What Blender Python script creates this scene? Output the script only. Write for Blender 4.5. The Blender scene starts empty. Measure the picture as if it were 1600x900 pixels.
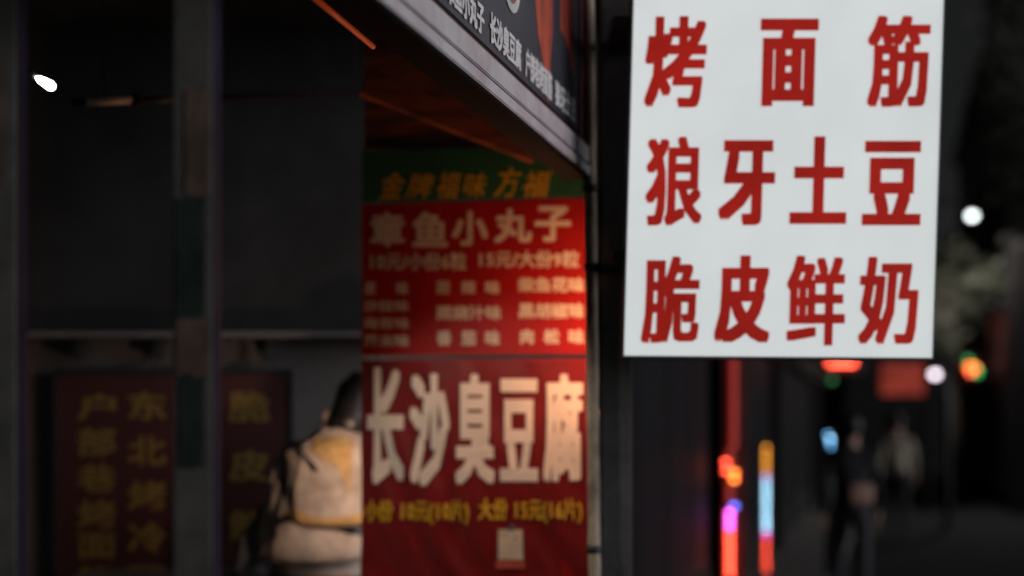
import bpy, bmesh, math, random
from mathutils import Vector, noise, Matrix
random.seed(7)
R = math.radians
S = bpy.context.scene
COL = S.collection

# ------------------------------------------------------------------ camera
F = 2222.2                       # focal length in photo pixels (50 mm on 36 mm, 1600 px wide)
EYE, HZ = 1.55, 670.0            # eye height, horizon row
cam = bpy.data.cameras.new('camera')
cam.lens = 50; cam.sensor_width = 36
cam.shift_y = 220 / 1600
cam.clip_start = 0.05; cam.clip_end = 600
cam.dof.use_dof = True
cam.dof.focus_distance = 3.42
cam.dof.aperture_fstop = 1.0
cam.dof.aperture_blades = 0
co = bpy.data.objects.new('camera', cam); COL.objects.link(co)
co.location = (0, 0, EYE); co.rotation_euler = (R(90), 0, 0)
S.camera = co

# ------------------------------------------------------------------ night sky + soft town glow
SUN_EL, SUN_AZ = R(6), R(72)  # glow of the lit street behind and to the right of the camera
w = bpy.data.worlds.new('World'); S.world = w; w.use_nodes = True
nt = w.node_tree; bg = nt.nodes['Background']
sky = nt.nodes.new('ShaderNodeTexSky'); sky.sky_type = 'NISHITA'; sky.sun_disc = False
sky.sun_elevation = SUN_EL; sky.sun_rotation = math.pi - SUN_AZ
hs = nt.nodes.new('ShaderNodeHueSaturation'); hs.inputs['Saturation'].default_value = 0.12
nt.links.new(sky.outputs[0], hs.inputs['Color']); nt.links.new(hs.outputs[0], bg.inputs[0])
bg.inputs[1].default_value = 0.006
sl = bpy.data.lights.new('sun', 'SUN'); sl.energy = 1.8; sl.angle = R(45); sl.color = (0.97, 0.97, 1.0)
so = bpy.data.objects.new('sun', sl); COL.objects.link(so)
az = SUN_AZ                     # light comes from behind (-Y) and the right (+X)
d_ = Vector((math.sin(az) * math.cos(SUN_EL), -math.cos(az) * math.cos(SUN_EL), math.sin(SUN_EL)))
so.rotation_euler = d_.to_track_quat('Z', 'Y').to_euler(); so.location = (3, -6, 6)
S.view_settings.view_transform = 'Standard'; S.view_settings.look = 'None'
S.view_settings.exposure = 0; S.view_settings.gamma = 1
S.cycles.use_adaptive_sampling = False
S.cycles.use_denoising = True
S.cycles.max_bounces = 6; S.cycles.caustics_reflective = False; S.cycles.caustics_refractive = False
S.cycles.sample_clamp_indirect = 3

# ------------------------------------------------------------------ helpers
def P(px, py, D):                # metres of a point seen at (px, py) at distance D
    return Vector(((px - 800) / F * D, D, EYE + (HZ - py) / F * D))

def mat(name, col, rough=0.6, metal=0.0, var=0.25, scale=6.0, bump=0.0, bscale=60.0, emit=None, estr=0.0, coat=0.0, col2=None, nolight=False, evar=0, detail=6.0, stretch=None, spec=0.5):
    m = bpy.data.materials.new(name); m.use_nodes = True
    n = m.node_tree; b = n.nodes['Principled BSDF']
    b.inputs['Roughness'].default_value = rough; b.inputs['Metallic'].default_value = metal
    b.inputs['Coat Weight'].default_value = coat; b.inputs['Coat Roughness'].default_value = 0.12
    b.inputs['Specular IOR Level'].default_value = spec
    tc = n.nodes.new('ShaderNodeTexCoord'); mp = n.nodes.new('ShaderNodeMapping')
    if stretch: mp.inputs['Scale'].default_value = stretch
    n.links.new(tc.outputs['Object'], mp.inputs[0])
    nz = n.nodes.new('ShaderNodeTexNoise'); nz.inputs['Scale'].default_value = scale
    nz.inputs['Detail'].default_value = detail; nz.inputs['Roughness'].default_value = 0.65
    n.links.new(mp.outputs[0], nz.inputs['Vector'])
    rp = n.nodes.new('ShaderNodeValToRGB')
    c2 = col2 if col2 else tuple(c * (1 - var) for c in col)
    rp.color_ramp.elements[0].position = 0.36; rp.color_ramp.elements[1].position = 0.64
    rp.color_ramp.elements[0].color = (*c2, 1); rp.color_ramp.elements[1].color = (*col, 1)
    n.links.new(nz.outputs['Fac'], rp.inputs[0]); n.links.new(rp.outputs[0], b.inputs['Base Color'])
    if bump:
        bn = n.nodes.new('ShaderNodeTexNoise'); bn.inputs['Scale'].default_value = bscale; bn.inputs['Detail'].default_value = 5
        n.links.new(mp.outputs[0], bn.inputs['Vector'])
        bp = n.nodes.new('ShaderNodeBump'); bp.inputs['Strength'].default_value = bump; bp.inputs['Distance'].default_value = 0.004
        n.links.new(bn.outputs['Fac'], bp.inputs['Height']); n.links.new(bp.outputs[0], b.inputs['Normal'])
    if emit:
        b.inputs['Emission Color'].default_value = (*emit, 1)
        if evar:
            er = n.nodes.new('ShaderNodeValToRGB'); er.color_ramp.elements[0].position = .38; er.color_ramp.elements[1].position = .6
            er.color_ramp.elements[0].color = (*[c * (1 - evar) for c in emit], 1); er.color_ramp.elements[1].color = (*emit, 1)
            n.links.new(nz.outputs['Fac'], er.inputs[0]); n.links.new(er.outputs[0], b.inputs['Emission Color'])
        b.inputs['Emission Strength'].default_value = estr
        if nolight: m.cycles.emission_sampling = 'NONE'
    return m

ABS = {}
def tag(o, label=None, cat=None, group=None, kind=None):
    if label: o['label'] = label
    if cat: o['category'] = cat
    if group: o['group'] = group
    if kind: o['kind'] = kind
    return o

def thing(name, loc, label, cat, group=None):
    o = bpy.data.objects.new(name, None); COL.objects.link(o)
    o.location = loc; o.empty_display_size = 0.1
    ABS[o.name] = Vector(loc)
    return tag(o, label, cat, group)

def part(name, bm, m, parent=None, smooth=False, kind=None):
    """bm holds world coordinates; linked as ONE mesh object under parent."""
    base = ABS[parent.name] if parent else Vector((0, 0, 0))
    if isinstance(bm, bpy.types.Mesh): me = bm
    else:
        bmesh.ops.translate(bm, verts=bm.verts, vec=-base)
        me = bpy.data.meshes.new(name); bm.to_mesh(me); bm.free()
    for x in (m if isinstance(m, (list, tuple)) else [m]): me.materials.append(x)
    if smooth:
        for p in me.polygons: p.use_smooth = True
    o = bpy.data.objects.new(name, me); COL.objects.link(o)
    if parent: o.parent = parent
    ABS[o.name] = base
    if kind: o['kind'] = kind
    return o

def nb(): return bmesh.new()

def box(bm, c, s, rz=0.0, bev=0.0, rx=0.0, ry=0.0):
    r = bmesh.ops.create_cube(bm, size=1.0)
    vs = r['verts']
    M = Matrix.Translation(c) @ Matrix.Rotation(rz, 4, 'Z') @ Matrix.Rotation(ry, 4, 'Y') @ Matrix.Rotation(rx, 4, 'X') @ Matrix.Diagonal((*s, 1))
    bmesh.ops.transform(bm, matrix=M, verts=vs)
    if bev:
        es = list({e for v in vs for e in v.link_edges})
        bmesh.ops.bevel(bm, geom=es, offset=bev, segments=2, affect='EDGES', profile=0.7)
    return bm

def hexa(bm, pts):               # 8 corners: 0-3 one face ring, 4-7 the opposite ring
    v = [bm.verts.new(p) for p in pts]
    for f in ((3, 2, 1, 0), (4, 5, 6, 7), (0, 1, 5, 4), (1, 2, 6, 5), (2, 3, 7, 6), (3, 0, 4, 7)):
        bm.faces.new([v[i] for i in f])
    return bm

def slab(bm, quad, nrm, th):     # a quad extruded backwards
    q = [Vector(p) for p in quad]
    return hexa(bm, q + [p - nrm * th for p in q])

def tube(bm, pts, r, n=10, cap=True):
    pts = [Vector(p) for p in pts]; rs = r if isinstance(r, (list, tuple)) else [r] * len(pts)
    rings = []
    for i, p in enumerate(pts):
        a = pts[max(i - 1, 0)]; b = pts[min(i + 1, len(pts) - 1)]
        t = (b - a).normalized(); u = t.orthogonal().normalized()
        if rings and abs(t.dot(lu)) < 0.95: u = (lu - t * t.dot(lu)).normalized()
        lu = u; v = t.cross(u)
        rings.append([bm.verts.new(p + (u * math.cos(k * 2 * math.pi / n) + v * math.sin(k * 2 * math.pi / n)) * rs[i]) for k in range(n)])
    for a, b in zip(rings, rings[1:]):
        for k in range(n): bm.faces.new((a[k], a[(k + 1) % n], b[(k + 1) % n], b[k]))
    if cap:
        bm.faces.new(rings[0][::-1]); bm.faces.new(rings[-1])
    return bm

def ball(bm, c, r, seg=12, sc=(1, 1, 1)):
    bmesh.ops.create_uvsphere(bm, u_segments=seg, v_segments=max(6, seg // 2 + 2), radius=1.0,
                              matrix=Matrix.Translation(c) @ Matrix.Diagonal((r * sc[0], r * sc[1], r * sc[2], 1)))
    return bm

# ---- lettering: built-in font outlines turned into thin sheet letters, thickened by overlaid shifted copies
_G = {}
def glyph(ch):
    if ch not in _G:
        cu = bpy.data.curves.new('glyph', 'FONT'); cu.body = ch; cu.size = 1; cu.resolution_u = 2; cu.fill_mode = 'FRONT'
        o = bpy.data.objects.new('glyph', cu); COL.objects.link(o)
        bpy.context.view_layer.update()
        me = bpy.data.meshes.new_from_object(o.evaluated_get(bpy.context.evaluated_depsgraph_get()))
        bpy.data.objects.remove(o); bpy.data.curves.remove(cu)
        _G[ch] = ([(v.co.x, v.co.y) for v in me.vertices], [tuple(p.vertices) for p in me.polygons])
        bpy.data.meshes.remove(me)
    return _G[ch]

def letter(ch, fn, m, root, bold=(0.03, 0.03), ring=8, box_fit=True, adv=1.0, name='character', shear=0.0):
    """fn(u, v, lift) -> world point; u, v run 0..1 over the letter's box."""
    vs, fs = glyph(ch)
    if box_fit:
        x0, x1 = min(v[0] for v in vs) - bold[0], max(v[0] for v in vs) + bold[0]
        y0, y1 = min(v[1] for v in vs) - bold[1], max(v[1] for v in vs) + bold[1]
    else:
        gx0, gx1 = min(v[0] for v in vs), max(v[0] for v in vs)
        mid = (gx0 + gx1) / 2 if adv < 1 else 0.5
        x0, x1, y0, y1 = mid - adv / 2, mid + adv / 2, -0.12, 0.88
    sqr = [(1, 1), (-1, 1), (-1, -1), (1, -1), (1, 0), (0, 1), (-1, 0), (0, -1)] if ring >= 8 else [(1, 1), (-1, 1), (-1, -1), (1, -1)]
    offs = [(0, 0)] + [(a * bold[0], b * bold[1]) for a, b in sqr]
    if bold[0] == 0: offs = offs[:1]
    V = []; Fc = []; base = ABS[root.name]
    for k, (dx, dy) in enumerate(offs):
        n0 = len(V)
        for (x, y) in vs:
            u = (x + dx - x0) / (x1 - x0); v = (y + dy - y0) / (y1 - y0)
            V.append(fn(u + shear * (v - 0.5), v, k * 0.00012) - base)
        Fc += [tuple(i + n0 for i in f) for f in fs]
    me = bpy.data.meshes.new(name); me.from_pydata(V, [], Fc)
    return part(name, me, m, root)

def line(text, surf, rect, m, root, bold, ring=6, shear=0.0, lift=0.003):
    """one line of letters filling rect = (x0, x1, top, bottom) of surf(a, b, lift)."""
    adv = [1.0 if ord(c) > 0x2000 else (0.34 if c in '()/ ' else 0.56) for c in text]
    tot = sum(adv); x0, x1, yt, yb = rect; x = x0
    for c, a in zip(text, adv):
        wd = a / tot * (x1 - x0)
        if c != ' ':
            letter(c, (lambda u, v, l, x=x, wd=wd: surf(x + u * wd, yb + (yt - yb) * v, lift + l)), m, root, bold, ring, False, a, shear=shear)
        x += wd

# ------------------------------------------------------------------ materials
M = {}
M['asphalt'] = mat('asphalt', (.028, .028, .03), .9, spec=.12, var=.35, scale=1.5, bump=.4, bscale=80)
M['paving'] = mat('paving', (.10, .095, .09), .8, var=.3, scale=2, bump=.3)
M['plaster'] = mat('plaster', (.22, .20, .20), .85, var=.3, scale=2.5, bump=.3, bscale=40)
M['black_panel'] = mat('black_panel', (.055, .055, .057), .7, spec=.15, var=.4, scale=2)
M['dark_wall'] = mat('dark_wall', (.085, .085, .085), .8, var=.3, scale=3)
M['dark_steel'] = mat('dark_steel', (.05, .05, .055), .5, metal=.0, var=.4, scale=8, bump=.2)
M['pillar'] = mat('pillar', (.10, .10, .10), .75, var=.35, scale=9, bump=.4, bscale=50)
M['pipe'] = mat('pipe', (.72, .58, .44), .6, var=.5, scale=15, col2=(.20, .15, .11), bump=.8, bscale=60, stretch=(1, 1, .35))
M['alu'] = mat('alu', (.74, .74, .77), .42, metal=.25, scale=3.6, col2=(.52, .43, .48), bump=.6, bscale=420)
M['alu_dull'] = mat('alu_dull', (.14, .135, .125), .7, spec=.12, metal=.0, var=.35, scale=12, bump=.2)
M['strip'] = mat('strip', (.026, .021, .042), .75, var=.5, scale=4, spec=.06)
M['lit_rail'] = mat('lit_rail', (.8, .66, .54), .4, var=.2)  # pale tone for the lamp-lit stretch of the rail
M['groove'] = mat('groove', (.02, .02, .022), .8)
M['matt_black'] = mat('matt_black', (.008, .008, .008), .9, spec=.1)
M['fascia'] = mat('fascia', (.058, .056, .078), .5, var=.3, scale=5, bump=.1, bscale=200, spec=.4)
M['fascia_letter'] = mat('fascia_letter', (.88, .85, .87), .6, var=.1, scale=20)
M['fascia_red'] = mat('fascia_red', (.62, .10, .035), .6, scale=22, col2=(.28, .045, .04), stretch=(1, 1, .25))
M['china'] = mat('china', (.75, .74, .74), .4)
M['soup'] = mat('soup', (.4, .15, .06), .5, var=.5, scale=25)
M['sign_face'] = mat('sign_face', (.5, .5, .5), .35, emit=(.67, .71, .71), estr=.86, var=.05, evar=.07, scale=2.2)
M['sign_red'] = mat('sign_red', (.25, .012, .008), .5, emit=(.30, .010, .006), estr=1.0, evar=.3, scale=2.5)
M['rim'] = mat('rim', (.22, .23, .24), .45, var=.3, scale=14)
M['housing'] = mat('housing', (.05, .05, .055), .5, var=.3)
M['board_red'] = mat('board_red', (.36, .009, .009), .5, spec=.25, var=.22, scale=4, bump=.05)
M['film_red'] = mat('film_red', (.26, .012, .012), .30, var=.35, scale=5, coat=.7)
M['cream'] = mat('cream', (.68, .60, .51), .6, var=.1, scale=12)
M['white_letter'] = mat('white_letter', (.92, .80, .69), .6, var=.1, scale=12)
M['yellow_letter'] = mat('yellow_letter', (.80, .46, .02), .6, var=.15)
M['green_sign'] = mat('green_sign', (.025, .13, .055), .55, var=.35, scale=5)
M['menu_red'] = mat('menu_red', (.085, .022, .022), .7, var=.3, scale=4)
M['menu_yellow'] = mat('menu_yellow', (.34, .21, .05), .6, var=.25, scale=30)
M['wood'] = mat('wood', (.36, .10, .045), .6, scale=7, col2=(.07, .02, .015), bump=.3, stretch=(.4, .4, 3))
M['card'] = mat('card', (.80, .62, .46), .6, var=.2, scale=30)
M['grey_card'] = mat('grey_card', (.30, .26, .2), .7, var=.5, scale=120)
M['card_red'] = mat('card_red', (.6, .1, .06), .6, var=.2, scale=30)
M['tan_sack'] = mat('tan_sack', (.56, .46, .39), .75, scale=8, col2=(.30, .235, .195), bump=.9, bscale=26)
M['orange_band'] = mat('orange_band', (.60, .36, .13), .7, var=.45, scale=9, bump=.6, bscale=26)
M['black_plastic'] = mat('black_plastic', (.016, .016, .018), .4, var=.3, scale=10, bump=.5, bscale=20)
M['grey_plastic'] = mat('grey_plastic', (.16, .16, .18), .35, var=.4, scale=12, bump=.5, bscale=20)
M['tape_green'] = mat('tape_green', (.026, .046, .038), .6, var=.5, scale=10)
M['tape_brown'] = mat('tape_brown', (.17, .11, .085), .7, var=.45, scale=9)
M['warm_tube'] = mat('warm_tube', (.8, .5, .3), .4, emit=(1.0, .43, .20), estr=66)
M['orange_tube'] = mat('orange_tube', (.6, .2, .1), .4, emit=(1.0, .12, .022), estr=.12)
M['warm_bulb'] = mat('warm_bulb', (.8, .6, .4), .4, emit=(1.0, .74, .53), estr=215)
M['white_bulb'] = mat('white_bulb', (.8, .8, .8), .4, emit=(1.0, .98, .90), estr=9)
M['brick'] = mat('facade', (.03, .028, .028), .85, var=.3, scale=2, spec=.1)
M['glass'] = mat('glass', (.014, .014, .017), .62, var=.3, spec=.15, bump=.3, bscale=30)
M['shop_frame'] = mat('shop_frame', (.03, .026, .026), .6, spec=.15)
M['skin'] = mat('skin', (.5, .3, .22), .6, var=.1)
M['hair'] = mat('hair', (.02, .017, .015), .5)
M['beige_top'] = mat('beige_top', (.45, .39, .31), .8, var=.2, scale=8)
M['dark_cloth'] = mat('dark_cloth', (.022, .022, .03), .9, var=.3)
M['grey_cloth'] = mat('grey_cloth', (.05, .048, .058), .9, var=.3)
M['bark'] = mat('bark', (.10, .08, .06), .9, var=.4, scale=12, bump=.6)
M['leaf'] = mat('leaf', (.10, .105, .075), .6, var=.45, scale=3)
M['red_paint'] = mat('red_paint', (.22, .03, .025), .45, var=.45, scale=7)

def led_mat(name, col, s, k_=2.2): return mat(name, (.3, .3, .3), .4, emit=col, estr=s * k_, nolight=True)
L_ = dict(orange=led_mat('led_orange', (1, .36, .035), 2.6), ice=led_mat('led_ice', (.38, .72, .95), 4.4), lilac=led_mat('led_lilac', (.72, .40, .95), 3.0),
          magenta=led_mat('led_magenta', (1, .12, .85), 3.0), red=led_mat('led_red', (1, .075, .035), 3.6), deepred=led_mat('led_deepred', (1, .05, .03), .22),
          blue=led_mat('led_blue', (.10, .16, 1), 2.4), sky=led_mat('led_sky', (.16, .50, 1), 4.4), dimgreen=led_mat('led_dim_green', (.02, .45, .14), .3), green=led_mat('led_green', (.02, .55, .14), 1.5),
          amber=led_mat('led_amber', (1, .22, .03), 3.2), white=led_mat('led_white', (.92, 1, .98), 3.4), pink=led_mat('led_pink', (1, .86, .98), 2.6))

# ------------------------------------------------------------------ ground, pavement
def plane_obj(name, quad, m, kind='structure'):
    bm = nb(); vs = [bm.verts.new(p) for p in quad]; bm.faces.new(vs)
    o = part(name, bm, m); o['kind'] = kind; return o
plane_obj('ground', [(-200, -60, 0), (200, -60, 0), (200, 400, 0), (-200, 400, 0)], M['asphalt'])
SX = 0.267                                           # the street runs off to the right: dX per metre of depth
def FX(Y): return 0.30 + SX * (Y - 6.0)              # line of the left-hand house fronts
bm = nb()
slab(bm, [(FX(6) - .2, 6, .12), (FX(6) + .75, 6, .12), (FX(70) + .75, 70, .12), (FX(70) - .2, 70, .12)], Vector((0, 0, 1)), .12)
part('pavement', bm, M['paving'])['kind'] = 'structure'
bm = nb()
slab(bm, [(-3.2, 1.9, .10), (.42, 1.9, .10), (.42, 6.0, .10), (-3.2, 6.0, .10)], Vector((0, 0, 1)), .10)
part('stall_floor', bm, M['paving'])['kind'] = 'structure'

# ------------------------------------------------------------------ snack stall room
t = thing('stall_room', (-1.2, 6.1, 0.1), 'dark grey back room of the snack stall behind the menu boards', 'stall')
bm = nb(); box(bm, (-1.465, 6.3, 1.02), (3.69, .18, 1.84)); part('back_wall', bm, M['plaster'], t)
bm = nb(); box(bm, (-1.465, 6.28, 2.66), (3.69, .2, 1.40)); part('upper_panel', bm, M['black_panel'], t)
bm = nb(); box(bm, (-1.48, 6.10, 1.950), (3.6, .17, .022), bev=.004); part('ledge', bm, M['plaster'], t)
for px in (118, 242, 420):
    q = P(px, 540, 6.08); bm = nb(); box(bm, (q.x, 6.15, 1.895), (.03, .10, .085)); part('bracket', bm, M['dark_steel'], t)
bm = nb(); box(bm, (-3.25, 4.2, 1.7), (.12, 4.3, 3.2)); part('side_wall', bm, M['dark_wall'], t)
bm = nb(); box(bm, (-1.4, 5.4, 3.34), (3.9, 1.9, .06)); part('ceiling', bm, M['black_panel'], t)

# counter (below the frame, carries the sacks)
t = thing('counter', (-.7, 5.7, .1), 'dark steel counter along the back wall carrying the tan sacks', 'counter')
bm = nb(); box(bm, (-.85, 5.85, .925), (1.9, .62, .04), bev=.006); part('counter_top', bm, M['alu_dull'], t)
bm = nb(); box(bm, (-.85, 5.87, .50), (1.84, .54, .80)); part('cabinet', bm, M['dark_steel'], t)

# ------------------------------------------------------------------ rod with lamp at the upper left
t = thing('hanging_rail', P(345, 152, 5.6), 'thin pale metal rail crossing the dark stall beside the white lamp', 'rail')
a, b = P(112, 160, 4.5), P(575, 145, 4.9)
bm = nb(); tube(bm, [a, b], .011, 10); part('rail', bm, M['strip'], t, smooth=True)
bm = nb(); tube(bm, [a.lerp(b, .045), a.lerp(b, .195)], .0125, 12); part('lit_length', bm, M['lit_rail'], t, smooth=True)  # bright stretch: lamplight on the rail, put into the colour
bm = nb(); tube(bm, [a.lerp(b, .215), a.lerp(b, .36)], .0118, 12); part('lit_length', bm, M['alu_dull'], t, smooth=True)  # middle tone: the same lamplight fading, painted as a second piece
q = a.lerp(b, .205); bm = nb(); box(bm, q, (.025, .034, .04)); part('clip', bm, M['groove'], t)
for k in (.1, .5, .95):
    q = a.lerp(b, k); bm = nb(); tube(bm, [q, (q.x, q.y, 3.31)], .003, 6); part('hanger', bm, M['groove'], t)
DL = 3.7
t = thing('clip_lamp', P(70, 130, DL), 'small lit white lamp tilted down inside the dark stall', 'lamp')
q0 = P(62, 124, DL); q1 = P(79, 134, DL)
e = (q1 - q0).normalized()
bm = nb(); tube(bm, [q0 - e * .013, q0 - e * .007, q0, q0.lerp(q1, .5), q1, q1 + e * .010, q1 + e * .014], [.002, .007, .010, .0125, .014, .010, .003], 16); part('bulb', bm, M['white_bulb'], t, smooth=True)
bm = nb(); tube(bm, [q0 - e * .055, q0 - e * .016], [.013, .011], 12); part('socket', bm, M['black_plastic'], t, smooth=True)
q = q0 - e * .05
bm = nb(); tube(bm, [q, q + Vector((-.02, .02, .08)), (q.x - .02, q.y + .02, 3.28)], .004, 8); part('stem', bm, M['black_plastic'], t, smooth=True)
l = bpy.data.lights.new('lamp_light', 'SPOT'); l.energy = 44; l.spot_size = R(46); l.spot_blend = .7; l.shadow_soft_size = .02; l.color = (1, .86, .72)
o = bpy.data.objects.new('lamp_light', l); COL.objects.link(o); o.parent = t
src = q1 + e * .03; aim = P(840, 850, 5.0) - src
o.location = src - ABS[t.name]; o.rotation_euler = aim.to_track_quat('-Z', 'Y').to_euler()

# ------------------------------------------------------------------ hanging four-column menu
DM = 6.16
def msurf(px, py, l): return P(px, py, DM - .012 - l)
t = thing('hanging_menu', P(270, 900, DM), 'dark red hanging menu with vertical yellow columns behind the left post', 'menu board')
bm = nb(); c0, c1 = P(86, 580, DM), P(455, 930, DM)
box(bm, ((c0.x + c1.x) / 2, DM, (c0.z + c1.z) / 2), (c1.x - c0.x, .02, c0.z - c1.z), bev=.003); part('board', bm, M['menu_red'], t)
for (p0, p1) in (((83, 577), (458, 585)),):
    q0, q1 = P(*p0, DM), P(*p1, DM); bm = nb(); box(bm, ((q0.x + q1.x) / 2, DM, (q0.z + q1.z) / 2), (q1.x - q0.x, .028, q0.z - q1.z)); part('frame_bar', bm, M['groove'], t)
for x0 in (83, 451):
    q0, q1 = P(x0, 586, DM), P(x0 + 7, 930, DM); bm = nb(); box(bm, ((q0.x + q1.x) / 2, DM, (q0.z + q1.z) / 2), (q1.x - q0.x, .028, q0.z - q1.z)); part('frame_bar', bm, M['groove'], t)
for px in (242, 385):
    q = P(px, 578, DM); bm = nb(); tube(bm, [q, (q.x, DM + .01, 1.94)], .006, 6); part('hook', bm, M['groove'], t)
cols = [((121, 181), [('户', 615, 656), ('部', 668, 713), ('巷', 725, 769), ('烤', 781, 826), ('面', 833, 873), ('筋', 884, 926)]),
        ((200, 260), [('东', 612, 656), ('北', 682, 727), ('烤', 751, 797), ('冷', 817, 863), ('面', 885, 926)]),
        ((357, 421), [('脆', 611, 660), ('皮', 703, 752), ('鲜', 797, 845), ('奶', 884, 928)])]
for (x0, x1), cs in cols:
    for ch, y0, y1 in cs:
        letter(ch, (lambda u, v, l, x0=x0, x1=x1, y0=y0, y1=y1: msurf(x0 + u * (x1 - x0), y1 + (y0 - y1) * v, l)), M['menu_yellow'], t, (.025, .025), 6)

# ------------------------------------------------------------------ sacks on the counter
def sack(root, c, prof, sq=2.6, dy=.75, seed=0, wr=.008, m=None, name='bag'):
    """prof: list of (z, half width, centre shift x). returns a function giving points of the skin."""
    def pt(th, v, off=0.0):
        f = v * (len(prof) - 1); i = min(int(f), len(prof) - 2); k = f - i; k = k * k * (3 - 2 * k) if False else k
        z = prof[i][0] * (1 - k) + prof[i + 1][0] * k; hw = prof[i][1] * (1 - k) + prof[i + 1][1] * k; sx = prof[i][2] * (1 - k) + prof[i + 1][2] * k
        cs, sn = math.cos(th), math.sin(th)
        x = math.copysign(abs(cs) ** (2 / sq), cs) * (hw + off); y = math.copysign(abs(sn) ** (2 / sq), sn) * (hw * dy + off)
        n = .9 * noise.noise(Vector((math.cos(th) * 2.2, math.sin(th) * 2.2 + seed, v * 4.5))) - .8 * abs(noise.noise(Vector((math.cos(th) * 3.5 + v * 2, math.sin(th) * 3.5 + seed, v * 2.5)))) + .5 * noise.noise(Vector((math.cos(th) * 6, math.sin(th) * 6 + seed, v * 9)))
        s = 1 + n * wr / max(hw, .02)
        return Vector((c[0] + sx + x * s, c[1] + y * s, c[2] + z + n * wr * .4))
    bm = nb(); nt_, nv = 40, 26
    g = [[bm.verts.new(pt(i * 2 * math.pi / nt_, j / nv)) for i in range(nt_)] for j in range(nv + 1)]
    for j in range(nv):
        for i in range(nt_): bm.faces.new((g[j][i], g[j][(i + 1) % nt_], g[j + 1][(i + 1) % nt_], g[j + 1][i]))
    bm.faces.new(g[0][::-1]); bm.faces.new(g[-1])
    part(name, bm, m or M['tan_sack'], root, smooth=True)
    return pt
def patch(root, pt, name, m, fn, nu=12, nv=12, off=.004):   # fn(a, b) -> (theta, v)
    bm = nb()
    g = [[bm.verts.new(pt(*fn(i / nu, j / nv), off)) for i in range(nu + 1)] for j in range(nv + 1)]
    for j in range(nv):
        for i in range(nu): bm.faces.new((g[j][i], g[j][i + 1], g[j + 1][i + 1], g[j + 1][i]))
    part(name, bm, m, root, smooth=True)

DS = 5.86
k = DS / F
def prof_px(pts, cx, base):      # (row, left px, right px) -> profile
    return [((base - y) * k, (r - l) / 2 * k, ((l + r) / 2 - cx) * k) for y, l, r in pts]
# lowest flat sack, mostly below the frame
c = P(505, 908, DS); c.z = .946
t = thing('sack', c, 'flat tan sack at the bottom of the stack, under the wide sack', 'sack', 'stacked tan sacks')
sack(t, c, [(0, .16, 0), (.015, .20, 0), (.045, .205, 0), (.068, .18, 0)], seed=3, dy=.8)
base = c.z + .069
yb = HZ - (base - EYE) * F / DS
# wide middle sack
DW = DS - .10; k = DW / F; yb = HZ - (base - EYE) * F / DW
c = P(497, yb, DW)
t = thing('sack', c, 'wide pale tan sack in the middle of the stack with a sloping left side', 'sack', 'stacked tan sacks')
pt = sack(t, c, prof_px([(yb, 418, 560), (yb - 8, 404, 580), (840, 408, 588), (795, 416, 588), (748, 424, 588), (718, 430, 588), (702, 438, 588), (690, 462, 580)], 497, yb), seed=11, dy=.62, wr=.032, sq=3.2)
patch(t, pt, 'side_gap_shade', M['black_plastic'], lambda a, b: (R(232) + R(9) * a - R(14) * b, .30 + .66 * b), 3, 14, .005)  # black strip painted in for the shaded gap beside the upper sack
patch(t, pt, 'gap_shade', M['black_plastic'], lambda a, b: (R(236) + R(118) * a, .34 + .03 * math.sin(a * 7) + .05 * b), 20, 3, .006)  # black band painted in for the shade between the two sacks
# upper sack, boxy with sloping shoulders and a dark gathered neck, in front of the middle one
DU = DS - .20; k = DU / F
c = P(507, 822, DU)
t = thing('sack', c, 'upper tan sack with orange base band and dark tied neck, top of the stack', 'sack', 'stacked tan sacks')
pt = sack(t, c, prof_px([(822, 466, 572), (815, 455, 582), (790, 452, 586), (750, 450, 588), (722, 449, 588), (708, 450, 588), (700, 455, 586), (690, 472, 580), (680, 488, 572), (668, 502, 556), (652, 509, 548), (640, 510, 546)], 507, 822), seed=5, dy=.42, wr=.022, sq=3.6)
patch(t, pt, 'orange_band', M['orange_band'], lambda a, b: (R(190) + R(160) * a, .06 + .085 * b * (1 + .3 * math.sin(a * 9))), 20, 4)
patch(t, pt, 'orange_flap', M['orange_band'], lambda a, b: (R(266) + R(18) * b + (R(44) * (1 - b) + R(3)) * (a - .5), .69 - .46 * b), 10, 14, .006)
patch(t, pt, 'dark_patch', M['black_plastic'], lambda a, b: (R(214) + R(12) * a * (1 - .5 * b) + R(46) * b ** .8, .62 - .30 * b), 3, 14, .007)  # dark diagonal: a shadow line put on as a patch
patch(t, pt, 'dark_patch', M['black_plastic'], lambda a, b: (R(300) + R(34) * a * (1 - abs(2 * b - 1)) + R(6), .56 - .24 * b), 5, 10, .007)  # dark triangle on the right of the sack front
bm = nb()
tube(bm, [P(540, 676, DU - .01), P(545, 656, DU), P(552, 636, DU + .01), P(560, 612, DU + .02), P(566, 588, DU + .03)], [.085, .080, .084, .078, .045], 14)
for v in bm.verts: v.co += Vector((noise.noise(v.co * 18), noise.noise(v.co * 19 + Vector((5, 0, 0))), noise.noise(v.co * 17))) * .030
part('tied_neck', bm, M['black_plastic'], t, smooth=True)
c = P(398, 872, 5.8); c.z = .946
t = thing('plastic_bag', c, 'crumpled dark grey plastic bag left of the tan sacks', 'bag')
sack(t, c, [(0, .06, 0), (.02, .085, 0), (.10, .09, .01), (.18, .08, .03), (.25, .055, .05), (.30, .03, .06)], seed=21, wr=.02, m=M['grey_plastic'])

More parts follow.
